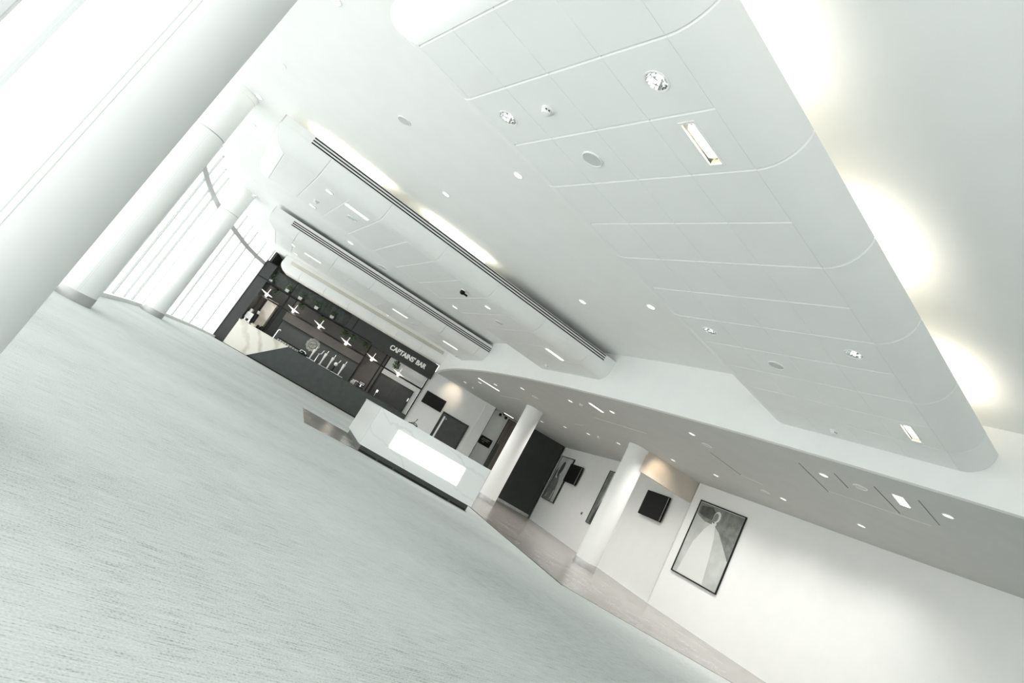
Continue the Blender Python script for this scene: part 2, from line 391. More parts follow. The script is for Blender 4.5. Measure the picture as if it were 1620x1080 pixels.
# ------------------------------------------------------------------ ceiling rafts
NT = 7
def raft(name, label, ang, ub, joints, full, vj, R, ztop, group='curved ceiling rafts', gap=.003, holes=(), trough=False):
    d = Vector((math.cos(ang), math.sin(ang))); n = Vector((-d.y, d.x))
    t = thing(name, label, 'ceiling raft', (0, 0, 0), 0, group)
    v0, v1 = vj[0], vj[-1]
    cn, cd = AC.dot(n), AC.dot(d)
    def uend(v): return cd - math.sqrt(AR * AR - (cn - v) ** 2) - .002
    def P(u, v, z): q = d * min(u, uend(v)) + n * v; return Vector((q.x, q.y, z))
    th = [(PI / 2) * i / NT for i in range(NT + 1)]
    def ol(a, r=R): return r * math.sin(a)
    def hl(a, r=R): return R - r * math.cos(a)
    T, CH = .015, .018
    def flat(u0, u1, w0, w1, hole=None):
        b = MB()
        if hole is None or u1 > uend(w0):
            A = [[P(u0 + CH, w0, ZB), P(u0 + CH, w1, ZB)], [P(u1, w0, ZB), P(u1, w1, ZB)]]
            B = [[P(u0, w0, ZB + T), P(u0, w1, ZB + T)], [P(u1, w0, ZB + T), P(u1, w1, ZB + T)]]
            b.shell(A, B)
        else:
            uc, vc, kind, sx, sy = hole
            if kind == 'round': inner = [(uc + sx * math.cos(2 * PI * k / 32 + PI / 4), vc + sx * math.sin(2 * PI * k / 32 + PI / 4)) for k in range(32)]
            else:
                C = [(sx, sy), (-sx, sy), (-sx, -sy), (sx, -sy)]
                inner = [(uc + C[k // 8][0] * (1 - (k % 8) / 8) + C[(k // 8 + 1) % 4][0] * (k % 8) / 8, vc + C[k // 8][1] * (1 - (k % 8) / 8) + C[(k // 8 + 1) % 4][1] * (k % 8) / 8) for k in range(32)]
            O = [(u1, w1), (u0, w1), (u0, w0), (u1, w0)]
            outer = [(O[k // 8][0] * (1 - (k % 8) / 8) + O[(k // 8 + 1) % 4][0] * (k % 8) / 8, O[k // 8][1] * (1 - (k % 8) / 8) + O[(k // 8 + 1) % 4][1] * (k % 8) / 8) for k in range(32)]
            rows = [[P(o[0] + (CH if o[0] < u0 + 1e-6 else 0), o[1], ZB), P(*i, ZB), P(*i, ZB + T), P(*o, ZB + T)] for o, i in zip(outer, inner)]
            b.grid(rows, True, True)
        b.build('panel', RAFT, t)
    # flat panels, one by one
    U = [ub] + [j for j in joints if j < uend(v1) - .05] + [99]
    for u0, u1 in zip(U, U[1:]):
        for w0, w1 in zip(vj, vj[1:]):
            hs = [h_ for h_ in holes if u0 < h_[0] < u1 and w0 < h_[1] < w1]
            flat(u0 + gap, u1 - gap if u1 < 90 else 99, w0 + .0025, w1 - .0025, hs[0] if hs else None)
    # curved edge panels between the full joints, both long sides, mitred at the nose
    FU = [None] + [j for j in full if j < uend(v1) - .05] + [99]
    for side in (-1, 1):
        vb = v0 if side < 0 else v1
        for u0, u1 in zip(FU, FU[1:]):
            A, B = [], []
            for a in th:
                for L_, r in ((A, R), (B, R - T)):
                    o = ol(a, r)
                    us = (ub - o if u0 is None else u0 + gap + (CH if r == R else 0)); ue = u1 - gap if u1 < 90 else 99
                    v = vb + side * o
                    L_.append([P(us, v, ZB + hl(a, r)), P(ue, v, ZB + hl(a, r))])
            b = MB(); b.shell(A, B); b.build('edge_panel', RAFT, t, True)
    A, B = [], []
    for a in th:
        for L_, r in ((A, R), (B, R - T)):
            o = ol(a, r); L_.append([P(ub - gap - o, v0 - o, ZB + hl(a, r)), P(ub - gap - o, v1 + o, ZB + hl(a, r))])
    b = MB(); b.shell(A, B); b.build('nose_panel', RAFT, t, True)
    # body behind the panels
    b = MB(); r = R - T - .004
    loops = []
    for a, z in [(a, ZB + hl(a, r)) for a in th if a > .5] + [(PI / 2, ztop)]:
        o = ol(a, r); va, vb_ = v0 - o, v1 + o
        l = [P(ub - o, va, z)] + [P(99, va + (vb_ - va) * i / 6, z) for i in range(7)] + [P(ub - o, vb_, z)]
        loops.append(l)
    if trough:
        for zz, ins in ((ztop, .03), (ZB + .22, .07), (ZB + .14, .15)):
            o = r - ins; va, vb_ = v0 - o, v1 + o
            loops.append([P(ub - o, va, zz)] + [P(99, va + (vb_ - va) * i / 6, zz) for i in range(7)] + [P(ub - o, vb_, zz)])
    b.loft(loops); b.build('body', RAFT, t)
    if ztop > ZB + R + .02:        # upright upper faces
        for side in (-1, 1):
            vb = (v0 - R) if side < 0 else (v1 + R)
            b = MB(); b.shell([[P(ub - R, vb, ZB + R), P(ub - R, vb, ztop)], [P(99, vb, ZB + R), P(99, vb, ztop)]], [[P(ub - R, vb - side * T, ZB + R), P(ub - R, vb - side * T, ztop)], [P(99, vb - side * T, ZB + R), P(99, vb - side * T, ztop)]])
            b.build('upstand', RAFT, t)
        b = MB(); b.shell([[P(ub - R, v0 - R, ZB + R), P(ub - R, v0 - R, ztop)], [P(ub - R, v1 + R, ZB + R), P(ub - R, v1 + R, ztop)]], [[P(ub - R + T, v0 - R, ZB + R), P(ub - R + T, v0 - R, ztop)], [P(ub - R + T, v1 + R, ZB + R), P(ub - R + T, v1 + R, ztop)]])
        b.build('upstand', RAFT, t)
    # joint strips seen in the gaps
    b = MB()
    for u in U[:-1]:
        if u < uend(v1) - .1: b.shell([[P(u - .03, v0, ZB + T), P(u - .03, v1, ZB + T)], [P(u + .03, v0, ZB + T), P(u + .03, v1, ZB + T)]], [[P(u - .03, v0, ZB + T + .004), P(u - .03, v1, ZB + T + .004)], [P(u + .03, v0, ZB + T + .004), P(u + .03, v1, ZB + T + .004)]])
    for v in vj[1:-1]: b.shell([[P(ub, v - .0025, ZB + .0025), P(ub, v + .0025, ZB + .0025)], [P(99, v - .0025, ZB + .0025), P(99, v + .0025, ZB + .0025)]], [[P(ub, v - .0025, ZB + T), P(ub, v + .0025, ZB + T)], [P(99, v - .0025, ZB + T), P(99, v + .0025, ZB + T)]])
    b.build('joint_backing', RAFT, t)
    return t, d, n, P, uend
A1 = math.radians(27.83)
J1 = [1.765 + .6555 * i for i in range(11)]
DLH = [(2.095, 3.05), (2.095, 4.9), (6.03, 4.88), (6.03, 3.05)]
RLH = [(2.755, 3.05), (8.0, 3.05)]
holes1 = [(u, v, 'round', .088, 0) for u, v in DLH] + [(u, v, 'rect', .235, .062) for u, v in RLH]
r1, d1, n1, P1, ue1 = raft('ceiling_raft', 'largest white ceiling raft, gridded with joints, nearest across the upper right', A1, 1.11, J1, J1[::2], [2.745, 3.358, 3.968, 4.58, 5.17], .335, ZB + .335, holes=holes1, trough=True)
A2 = math.radians(18.2)
J2 = [.43 + .6515 * i for i in range(12)]
r2, d2, n2, P2, ue2 = raft('ceiling_raft', 'middle white ceiling raft with long black air slots and a bright cove above', A2, -.224, J2, J2[::2], [11.39, 13.85], .335, 4.275)
A3 = math.radians(10.6)
a3 = lambda x, y: (x * math.cos(A3) + y * math.sin(A3), -x * math.sin(A3) + y * math.cos(A3))
J3 = [-1.31 + .6525 * i for i in range(14)]
v3 = a3(1.82, 20.12)[1]
r3, d3, n3, P3, ue3 = raft('ceiling_raft', 'third white ceiling raft, just in front of the one over the bar, with slots', A3, -1.9, J3, J3[::2], [v3, v3 + 2.45], .335, 4.34)
J4 = [-6.0 + 1.2 * i for i in range(7)]
r4, d4, n4, P4, ue4 = raft('ceiling_raft', 'narrow white ceiling raft over the bar sign with a cream grille', 0.0, -6.62, J4, J4, [27.72, 28.28], .33, ZC - .004)
for k_, (p_, lb) in enumerate((((484, 451), 'small downlight under the narrow raft, nearer the windows'), ((607, 524.5), 'small downlight under the narrow raft, nearer the sign'))):
    q_ = at_z(*p_, ZB); RAFT4_LIGHTS = globals().get('RAFT4_LIGHTS', []) + [(Vector((q_.x, 28.0, ZB)), lb)]
RAFT4_LIGHTS.append((Vector((-6.72, 28.95, ZC)), 'added unseen downlight in the ceiling above the marble pillar, behind the green panel'))  # extra lamp out of sight, put in to brighten the pillar
# air slots on the upright faces
def slots(r, P, uu, ue, v, zs, m, hh=.012):
    for z in zs:
        b = MB(); b.shell([[P(uu, v, z - hh), P(uu, v, z + hh)], [P(ue, v, z - hh), P(ue, v, z + hh)]], [[P(uu, v - .006, z - hh), P(uu, v - .006, z + hh)], [P(ue, v - .006, z - hh), P(ue, v - .006, z + hh)]])
        b.build('air_slot', m, r)
slots(r2, P2, .02, 7.38, 11.39 - .335, (4.145, 4.197, 4.25), SLOT, .011)
slots(r3, P3, -1.6, 5.75, v3 - .335, (4.125, 4.185, 4.245), SLOT, .014)
slots(r4, P4, -6.6, 1.0, 27.39, (4.20, 4.25, 4.30), STEEL, .012)
slots(r4, P4, -6.6, 1.0, 27.39, (4.175, 4.225, 4.275, 4.325, 4.40), CREAMG, .010)
# cove lamps lying on the rafts
def cove(P, u0, u1, v, z, power, ang, name):
    a, b_ = P(u0, v, z), P(u1, v, z); c = (a + b_) / 2
    t = thing('cove_lamp', name, 'lamp', c, ang, 'cove lamps on the rafts')
    L2 = (b_ - a).length / 2
    MB().box((-L2, -.03, -.03), (L2, .03, 0), .004).build('lamp_tray', WHITE, t)
    MB().tube([(-L2 + .02, 0, .014), (L2 - .02, 0, .014)], .013, 8).build('lamp_tube', LITW, t)
    area('cove_light', c + Vector((0, 0, .032)), (PI, 0, 0), 2 * L2, .06, power).matrix_world = Matrix.Translation(c + Vector((0, 0, .034))) @ Matrix.Rotation(ang, 4, 'Z') @ Matrix.Rotation(PI - .5, 4, 'X')
for i, (u, pw) in enumerate(((-.2, 10), (2.3, 10), (4.9, 10), (7.5, 10))):
    if i == 0: continue
    cove(P1, u - .5, u + .5, 2.68, ZB + .171, pw, A1, ['', 'cove lamp hidden above the largest raft, first from its nose', 'cove lamp hidden above the largest raft, middle one', 'cove lamp hidden above the largest raft, nearest the bulkhead'][i])
for i, u in enumerate((.74, 3.2)):
    cove(P2, u - .7, u + .7, 11.17, 4.306, 12, A2, ['cove lamp hidden above the middle raft, nearer the windows', 'cove lamp hidden above the middle raft, second from the windows'][i])

# ------------------------------------------------------------------ ceiling devices
FLIP = Matrix.Rotation(PI, 4, 'X')
def downlight_deep(loc, label):
    t = thing('downlight', label, 'downlight', loc, 0, 'chrome recessed downlights')
    MB().ring([(.084, .012), (.087, -.004), (.100, -.006), (.102, 0)], 40).build('trim_ring', WHITE, t, True)
    b = MB()   # faceted bowl
    prof = [(.086, .002), (.082, .03), (.07, .06), (.05, .085)]
    loops = [[Vector((r * math.cos(2 * PI * k / 18), r * math.sin(2 * PI * k / 18), z)) for k in range(18)] for r, z in prof]
    b.loft(loops, False); b.bm.faces.new([b.bm.verts.new(p) for p in loops[-1]])
    b.build('reflector', CHROME, t)
    MB().lathe([(.012, .03), (.02, .034), (.026, .05), (.03, .078)], 14).build('bulb', LIT, t, True)
def lamp_rect(c, ang, label):
    t = thing('rectangular_downlight', label, 'downlight', c, ang, 'rectangular lamps in the largest raft')
    b = MB()
    for x0, y0, x1, y1 in ((-.25, -.076, .25, -.058), (-.25, .058, .25, .076), (-.25, -.058, -.228, .058), (.228, -.058, .25, .058)): b.box((x0, y0, -.006), (x1, y1, 0))
    b.build('trim_frame', WHITE, t)
    b = MB(); b.grid([[(-.228, -.058, 0), (-.228, .058, 0)], [(-.228, -.058, .05), (-.228, .058, .05)], [(.228, -.058, .05), (.228, .058, .05)], [(.228, -.058, 0), (.228, .058, 0)]])
    b.build('reflector', CREAMG, t)
    MB().box((-.17, -.042, .012), (.17, .042, .03), .01).build('lamp_tube', LITW, t)
    for sx in (-1, 1): MB().tube([(sx * .19, -.02, .02), (sx * .21, .01, .03), (sx * .19, .025, .02)], .006, 6).build('clip', CHROME, t)
def flush_light(c, r, label, lit=True, grp='small round ceiling downlights'):
    t = thing('downlight', label, 'downlight', c, 0, grp)
    MB().ring([(r * .8, -.002), (r * .84, -.012), (r, -.008), (r, 0)], 24).build('trim_ring', WHITE, t, True)
    MB().lathe([(r * .81, -.003), (r * .6, -.0015), (.012, -.001)], 20, None).build('lamp_disc', LIT if lit else CHROME, t, True)
    MB().lathe([(r * .16, -.010), (r * .16, -.004)], 10).build('lamp_pin', STEEL, t)
def speaker_disc(c, r, label):
    t = thing('ceiling_speaker', label, 'speaker', c, 0, 'round ceiling speakers')
    MB().ring([(r * .9, -.002), (r * .93, -.014), (r, -.010), (r, 0)], 32).build('rim', WHITE, t, True)
    MB().lathe([(r * .91, -.006), (r * .5, -.008), (.005, -.009)], 28).build('grille', GRILL, t, True)
def smoke(c, label):
    t = thing('smoke_detector', label, 'smoke detector', c, 0, 'smoke detectors')
    MB().lathe([(.06, 0), (.06, -.012), (.052, -.016)], 24).build('base', WHITE, t, True)
    MB().lathe([(.045, -.016), (.046, -.034), (.036, -.048), (.015, -.052)], 24).build('dome', WHITE, t, True)
    for s_ in (-1, 1): MB().box((s_ * .014 - .009, -.048, -.030), (s_ * .014 + .009, -.043, -.022)).build('vent', BLACK, t)
def slot_lamp(c, ang, L_, label, m=None, wd=.05):
    t = thing('linear_downlight', label, 'downlight', c, ang, 'short linear lamps')
    MB().box((-L_ / 2 - .015, -wd - .015, -.006), (L_ / 2 + .015, wd + .015, 0), .002).build('trim_frame', WHITE, t)
    MB().box((-L_ / 2, -wd, -.010), (L_ / 2, wd, -.0062)).build('diffuser', m or LITW, t)
for (u, v), lb in zip(DLH, ['chrome downlight in the largest raft, highest in the photo', 'chrome downlight in the largest raft beside the smoke detector', 'chrome downlight in the largest raft, lower left of the round speaker', 'chrome downlight in the largest raft, lower right near its curved edge']):
    downlight_deep(P1(u, v, ZB), lb)
lamp_rect(P1(*RLH[0], ZB), A1, 'lit rectangular lamp in the upper part of the largest raft')
lamp_rect(P1(*RLH[1], ZB), A1, 'lit rectangular lamp at the bulkhead end of the largest raft')
speaker_disc(P1(2.757, 4.29, ZB), .105, 'round white speaker in the largest raft, upper one')
speaker_disc(P1(6.71, 4.26, ZB), .105, 'round white speaker in the largest raft, lower one')
smoke(P1(2.11, 4.31, ZB), 'white smoke detector on the largest raft beside a chrome downlight')
smoke(P1(8.68, 4.26, ZB), 'white smoke detector on the largest raft next to the bulkhead')
TC = ZC
main = [((446, 102), .075, 'downlight in the main ceiling left, highest beside the nearest column'), ((410, 153), .075, 'downlight in the main ceiling above the top of the second column'), ((400, 197), .075, 'third downlight down the row above the second column'),
        ((397, 239), .075, 'fourth downlight down the row near the window edge'), ((398, 283), .075, 'fifth downlight down the row near the window edge'), ((403, 308), .075, 'lowest downlight of the row near the window edge'),
        ((820, 277), .075, 'bright round downlight on the main ceiling beside the largest raft'), ((706, 307), .075, 'round downlight in the main ceiling midway between the two big rafts'), ((922, 477), .085, 'round downlight in the main ceiling above the slot end of the middle raft'), ((1030, 485), .085, 'round downlight in the main ceiling close to the left edge of the largest raft'), ((532, 1), .075, 'downlight cut by the top edge of the photo')]
for p, r, lb in main: flush_light(at_z(*p, TC), r, lb)
speaker_disc(at_z(640, 191, TC), .105, 'round grey speaker in the main ceiling above the middle raft')
m2 = [((521.5, 303.5), 'downlight in the middle raft, window end, right of the pair'), ((495, 326), 'downlight in the middle raft, window end, left of the pair'), ((720, 485.5), 'downlight in the middle raft below the black camera, left'), ((772, 485.8), 'downlight in the middle raft right of the black camera'), ((555, 384), 'small downlight in the middle raft, between the window end and middle')]
for p, lb in m2: flush_light(at_z(*p, ZB), .085, lb)
smoke(at_z(501, 318, ZB), 'smoke detector on the middle raft between two downlights')
smoke(at_z(866, 578, ZB), 'smoke detector on the middle raft near the bulkhead')
slot_lamp(at_z(565, 335, ZB), A2, .5, 'lit linear lamp in the middle raft, window end')
slot_lamp(at_z(878, 560.5, ZB), A2, .5, 'lit linear lamp in the middle raft, bulkhead end')
speaker_disc(at_z(557, 345, ZB), .105, 'round speaker in the middle raft beside the linear lamp')
speaker_disc(at_z(606, 423, ZB), .14, 'large round speaker in the middle raft, left edge')
speaker_disc(at_z(790, 510, ZB), .105, 'round speaker in the middle raft towards the bulkhead')
bl_ = bpy.data.lights.new('pillar_fill_spot', 'SPOT'); bl_.energy = 130; bl_.color = (1, .95, .88); bl_.spot_size = 1.9; bl_.spot_blend = .9; bl_.shadow_soft_size = .06  # fill light of the added lamp, aimed at the marble pillar
for q_, lb in RAFT4_LIGHTS:
    flush_light(q_, .08, lb, True, 'downlights under the narrow raft')
    if 'pillar' not in lb: continue
    o = bpy.data.objects.new('pillar_fill_spot', bl_); COL.objects.link(o); o.location = (q_.x, q_.y, q_.z - .04); o.rotation_euler = (.25, 0, 0)
# dome camera
c = at_z(733.5, 459, ZB)
t = thing('dome_camera', 'small black camera hanging under the middle raft', 'camera', c, 0)
MB().lathe([(.06, 0), (.06, -.02)], 20).build('base', WHITE, t, True)
MB().lathe([(.05, -.02), (.055, -.05), (.045, -.085), (.02, -.10)], 20).build('dome', BLACKG, t, True)
MB().tube([(.02, 0, -.06), (.13, 0, -.07)], .022, 10).build('arm', BLACK, t)
for p, lb in (((464.5, 388), 'downlight in the third raft, window end upper'), ((468, 401.5), 'downlight in the third raft, window end lower'), ((613, 498), 'downlight in the third raft, centre')): flush_light(at_z(*p, ZB), .085, lb)
for p, lb in (((495, 408), 'linear lamp in the third raft, window end'), ((633, 495.5), 'linear lamp in the third raft, centre'), ((712.5, 545.8), 'linear lamp in the third raft, bulkhead end')): slot_lamp(at_z(*p, ZB), A3, .55, lb)
speaker_disc(at_z(655, 513, ZB), .12, 'round speaker in the third raft')
smoke(at_z(722, 562.5, ZB), 'smoke detector on the third raft near the bulkhead')
# soffit on the right
sd = [((1095, 686), .075, 'lit downlight in the grey soffit below the bulkhead edge, above the right column'), ((1065, 727.5), .075, 'thin lit downlight in the grey soffit beside the beige header'), ((1133, 751.5), .075, 'thin lit downlight in the grey soffit near the wall corner'), ((1303.5, 751), .08, 'downlight in the grey soffit with a dark half, under the raft end'),
      ((1500, 815.5), .08, 'large bright downlight in the grey soffit, far right'), ((1239.5, 788.8), .08, 'downlight in the grey soffit above the large portrait'), ((1363, 831), .08, 'downlight in the grey soffit cut off at the bottom'), ((857.5, 666.7), .08, 'downlight in the grey soffit right beside the desk-end column'), ((894, 675.2), .08, 'downlight in the grey soffit in front of the charcoal wall'),
      ((931, 686), .08, 'downlight in the grey soffit over the first portrait'), ((978.5, 701), .08, 'downlight in the grey soffit left of the right column top'), ((826.5, 614.3), .085, 'downlight in the grey soffit above the desk-end column'), ((902.5, 634), .08, 'downlight in the grey soffit next to its smoke detector'), ((968.8, 651.3), .08, 'bright downlight in the grey soffit at the end of the long joint'),
      ((735.8, 604.3), .085, 'downlight in the grey soffit, first from the bar'), ((759.4, 605), .085, 'downlight in the grey soffit, second from the bar'), ((784, 608), .085, 'downlight in the grey soffit, third from the bar')]
sl = bpy.data.lights.new('downlight_beam', 'SPOT'); sl.energy = 145; sl.color = (1, .97, .92); sl.spot_size = 2.6; sl.spot_blend = 1.0; sl.shadow_soft_size = .07
for p, r, lb in sd:
    q = at_z(*p, ZS); flush_light(q, r, lb)
    o = bpy.data.objects.new('downlight_beam', sl); COL.objects.link(o); o.location = (q.x, q.y, ZS - .03)
speaker_disc(at_z(1118.5, 704, ZS), .105, 'round speaker in the grey soffit next to the hatch')
speaker_disc(at_z(1361, 770, ZS), .105, 'round speaker in the grey soffit under the raft end')
speaker_disc(at_z(1211, 777.5, ZS), .105, 'round speaker in the grey soffit above the large portrait')
speaker_disc(at_z(847, 628, ZS), .105, 'round speaker in the grey soffit above the desk-end column')
smoke(at_z(920, 639.5, ZS), 'smoke detector in the grey soffit, centre')
smoke(at_z(947.5, 690.5, ZS), 'smoke detector in the grey soffit over the portrait wall')
smoke(at_z(749, 613, ZS), 'smoke detector in the grey soffit near the bar')
slot_lamp(at_z(719, 606.5, ZS), 0.02, .9, 'long linear lamp in the soffit above the television', None, .05)
slot_lamp(at_z(773.5, 608, ZS), .15, .9, 'linear lamp in the soffit among three downlights', None, .03)
slot_lamp(at_z(943.5, 644.5, ZS), .3, .45, 'linear lamp in the soffit left of the bright downlight', None, .04)
slot_lamp(at_z(1426.5, 792, ZS), .52, .42, 'lit rectangular lamp in the soffit, far right', None, .065)
slot_lamp(at_z(805, 657, ZS), .05, .5, 'linear lamp in the soffit by the bronze door', None, .04)
# joints of the soffit (thin recess strips)
def strip(p, q, wd, m, nm='trim_2'):
    a, b_ = at_z(*p, ZS), at_z(*q, ZS); dd = (b_ - a); L_ = dd.length; ang = math.atan2(dd.y, dd.x)
    o = MB().box((0, -wd / 2, -.004), (L_, wd / 2, 0)).build(nm, m); o.location = a; o.rotation_euler = (0, 0, ang); return struct(o)
for p, q in (((1263.6, 732), (1310.5, 777.5)), ((1319.8, 748.6), (1341.5, 771.4)), ((1383, 769.4), (1423.5, 811.9)), ((1453, 791), (1486.7, 830.6)), ((1124, 715.5), (1172, 751))): strip(p, q, .012, SH)
for p, q in (((1310, 776), (1474, 831.6)), ((1172, 751), (1206, 766)), ((939, 660), (1022.8, 685.4)), ((791.4, 625.4), (823.3, 631.7)), ((909, 670), (922.5, 673))): strip(p, q, .012, PAINT)

# ------------------------------------------------------------------ bar
YB = 28.3
t = thing('bar_counter', 'long charcoal bar counter with a wedge of cream marble at its left end', 'bar counter', (0, YB, 0))
MB().loft([[(-7.2, y, .02), (-6.11, y, .02), (-4.88, y, 1.15), (-7.2, y, 1.15)] for y in (-.03, .55)]).build('marble_front', CREAM, t)
MB().loft([[(-6.08, y, .05), (1.05, y, .05), (1.05, y, 1.15), (-4.85, y, 1.15)] for y in (0, .55)]).build('front_panel', DARK, t)
MB().box((-7.2, .03, 0), (1.05, .5, .05)).build('plinth', BLACK, t)
MB().box((-7.22, -.05, 1.15), (-4.86, .7, 1.19), .006).build('marble_top', CREAM, t)
MB().box((-4.858, -.03, 1.15), (1.05, .7, 1.185), .006).build('worktop', DARK, t)
t = thing('bar_end_panel', 'tall dark glossy end panel closing the bar beside the windows', 'panel', (-7.45, YB, 0))
MB().box((-.24, 0, .03), (.24, .9, 3.9)).build('panel', FASC, t)
MB().box((-.255, -.015, 0), (-.225, 0, 3.93)).build('edge_trim', BLACK, t)
MB().box((-.225, -.01, 0), (.24, 0, .03)).build('kick_strip', BLACK, t)
MB().box((-.225, -.02, 3.15), (.6, .02, 3.19)).build('frame_bar', BLACK, t)
MB().box((-.225, -.02, 3.9), (.3, .02, 3.94)).build('frame_bar', BLACK, t)
# steel gantry
t = thing('bar_gantry', 'black steel frame of posts and shelf rails above the bar counter', 'shelf frame', (0, YB, 0))
for x in (-6.07, -1.9, -1.08, -.92): MB().box((x - .03, .12, 1.19), (x + .03, .18, 3.10)).build('post', BLACK, t)
MB().box((1.0, .0, 1.19), (1.055, .08, 3.04)).build('post', BLACK, t)
MB().box((-7.2, -.02, 3.09), (-1.95, .03, 3.15)).build('rail', BLACK, t)
MB().box((-7.2, .40, 3.09), (-1.95, .45, 3.15)).build('rail', BLACK, t)
MB().box((-7.2, .03, 3.10), (-1.95, .40, 3.12)).build('shelf', BLACK, t)
MB().box((-7.2, .10, 2.47), (1.04, .15, 2.52)).build('rail', BLACK, t)
MB().box((-7.2, .40, 2.47), (1.04, .43, 2.52)).build('rail', BLACK, t)
for x in (-6.07, -4.5, -3.0): MB().box((x - .014, .0, 3.15), (x + .014, .03, 3.78)).build('hanger', BLACK, t)
# fascia boards and sign
t = thing('bar_sign', 'charcoal fascia board with the bar name in white capitals', 'sign', (0, YB, 0))
MB().box((-3.3, 0, 3.05), (1.14, .35, 3.775), .004).build('board', FASC, t)
cu = bpy.data.curves.new('lettering', 'FONT'); cu.body = "CAPTAINS' BAR"; cu.size = .3; cu.extrude = .012;  cu.align_x = 'LEFT'
tx = bpy.data.objects.new('lettering_curve', cu); COL.objects.link(tx)
bpy.context.view_layer.update()
dg = bpy.context.evaluated_depsgraph_get()
me0 = bpy.data.meshes.new_from_object(tx.evaluated_get(dg)); me = bpy.data.meshes.new('lettering')
bl = bmesh.new()
for dx, dy in ((0, 0), (.011, 0), (.022, 0), (.032, 0), (0, .007), (.011, .007), (.022, .007), (.032, .007)):
    n0 = len(bl.verts); bl.from_mesh(me0); bl.verts.ensure_lookup_table()
    for v in bl.verts[n0:]: v.co += Vector((dx, dy, (dx + dy) * .02))
bl.to_mesh(me); bl.free()
bpy.data.objects.remove(tx)
xs = [v.co.x for v in me.vertices]; ys = [v.co.y for v in me.vertices]
x0, x1, y0, y1 = min(xs), max(xs), min(ys), max(ys)
for v in me.vertices: v.co = Vector(((v.co.x - x0) / (x1 - x0) * 1.83, (v.co.y - y0) / (y1 - y0) * .235, v.co.z))
me.materials.clear()
lt = link('lettering', me, SIGNW, t); lt.location = (-1.16, -.012, 3.30); lt.rotation_euler = (PI / 2, 0, 0); lt['label'] = 'white bold capitals'
tag(MB().box((-7.2, YB + .42, 3.16), (-3.31, YB + .5, 3.775)).build('green_backing_panel', GREEN), 'dark green backing panel with reflected greenery painted in, behind the plant pots above the bar', 'panel')
# back wall build-up
struct(box('trim_3', (-6.0, 29.55, 2.12), (-2.0, 29.998, 2.50), TAUPE))
struct(box('trim_4', (-6.0, 29.95, 0), (-1.95, 29.998, 2.12), SPLASH))
struct(box('trim_5', (-7.2, 29.95, 0), (-6.02, 29.998, 3.5), DWALL))
struct(box('trim_6', (-.95, 29.96, 0), (1.04, 29.998, ZS), PAINT))
tag(MB().box((-7.0, 29.55, 1.2), (-6.52, 29.93, 2.6), .004).build('marble_pillar', CREAM), 'white veined marble pillar behind the coffee machine', 'pillar')
tag(MB().box((-7.19, 29.4, 0), (-1.95, 29.94, 1.18), .004).build('back_counter', SPLASH), 'low dark back counter behind the bar', 'counter')
# bar door
t = bpy.data.objects.new('door_1', None); COL.objects.link(t); struct(t); t.location = (0, 29.96, 0)
MB().box((-.95, -.05, 0), (.84, -.02, 2.3)).build('door_frame', FASC, t)
leaf = MB().box((-.88, -.075, .01), (.78, -.051, 2.23)).build('door_leaf', DOOR, t)
MB().tube([(-.66, -.11, 1.22), (-.66, -.11, 1.5)], .016, 8).build('door_handle', CHROME, leaf)
MB().box((-.69, -.09, 1.42), (-.60, -.074, 1.54)).build('lock_plate', CHROME, leaf)
for z in (1.0, 1.75): MB().box((.77, -.082, z), (.80, -.074, z + .16)).build('hinge', CHROME, t)
MB().box((-.06, -.077, .01), (-.054, -.0745, 2.23)).build('leaf_joint', BLACK, t)
# emblem
cxx = at_y(495, 545.5, 29.94)
t = thing('wall_emblem', 'round pale emblem with scalloped rim on the dark splashback', 'emblem', cxx)
EMB = speckle(mat('emblem_grey', (.5, .51, .48), .6), (.34, .35, .33), (.62, .63, .6), nscale=14, detail=6)
rim = [(.31 * (1 + .05 * math.sin(11 * a)) * math.cos(a), .31 * (1 + .05 * math.sin(11 * a)) * math.sin(a)) for a in [2 * PI * k / 88 for k in range(88)]]
MB().loft([[(x, y_, z) for x, z in rim] for y_ in (-.02, 0)]).build('disc', EMB, t)
b = MB(); b.ring([(.17, -.0), (.17, .008), (.19, .008), (.19, 0)], 32, Matrix.Translation((0, -.02, 0)) @ Matrix.Rotation(PI / 2, 4, 'X')); b.build('inner_ring', DOOR, t)
MB().tube([(-.12, -.025, -.06), (-.05, -.025, .02), (.0, -.025, -.02), (.06, -.025, .05), (.13, -.025, .06)], .013, 6).build('script_stroke', FASC, t)

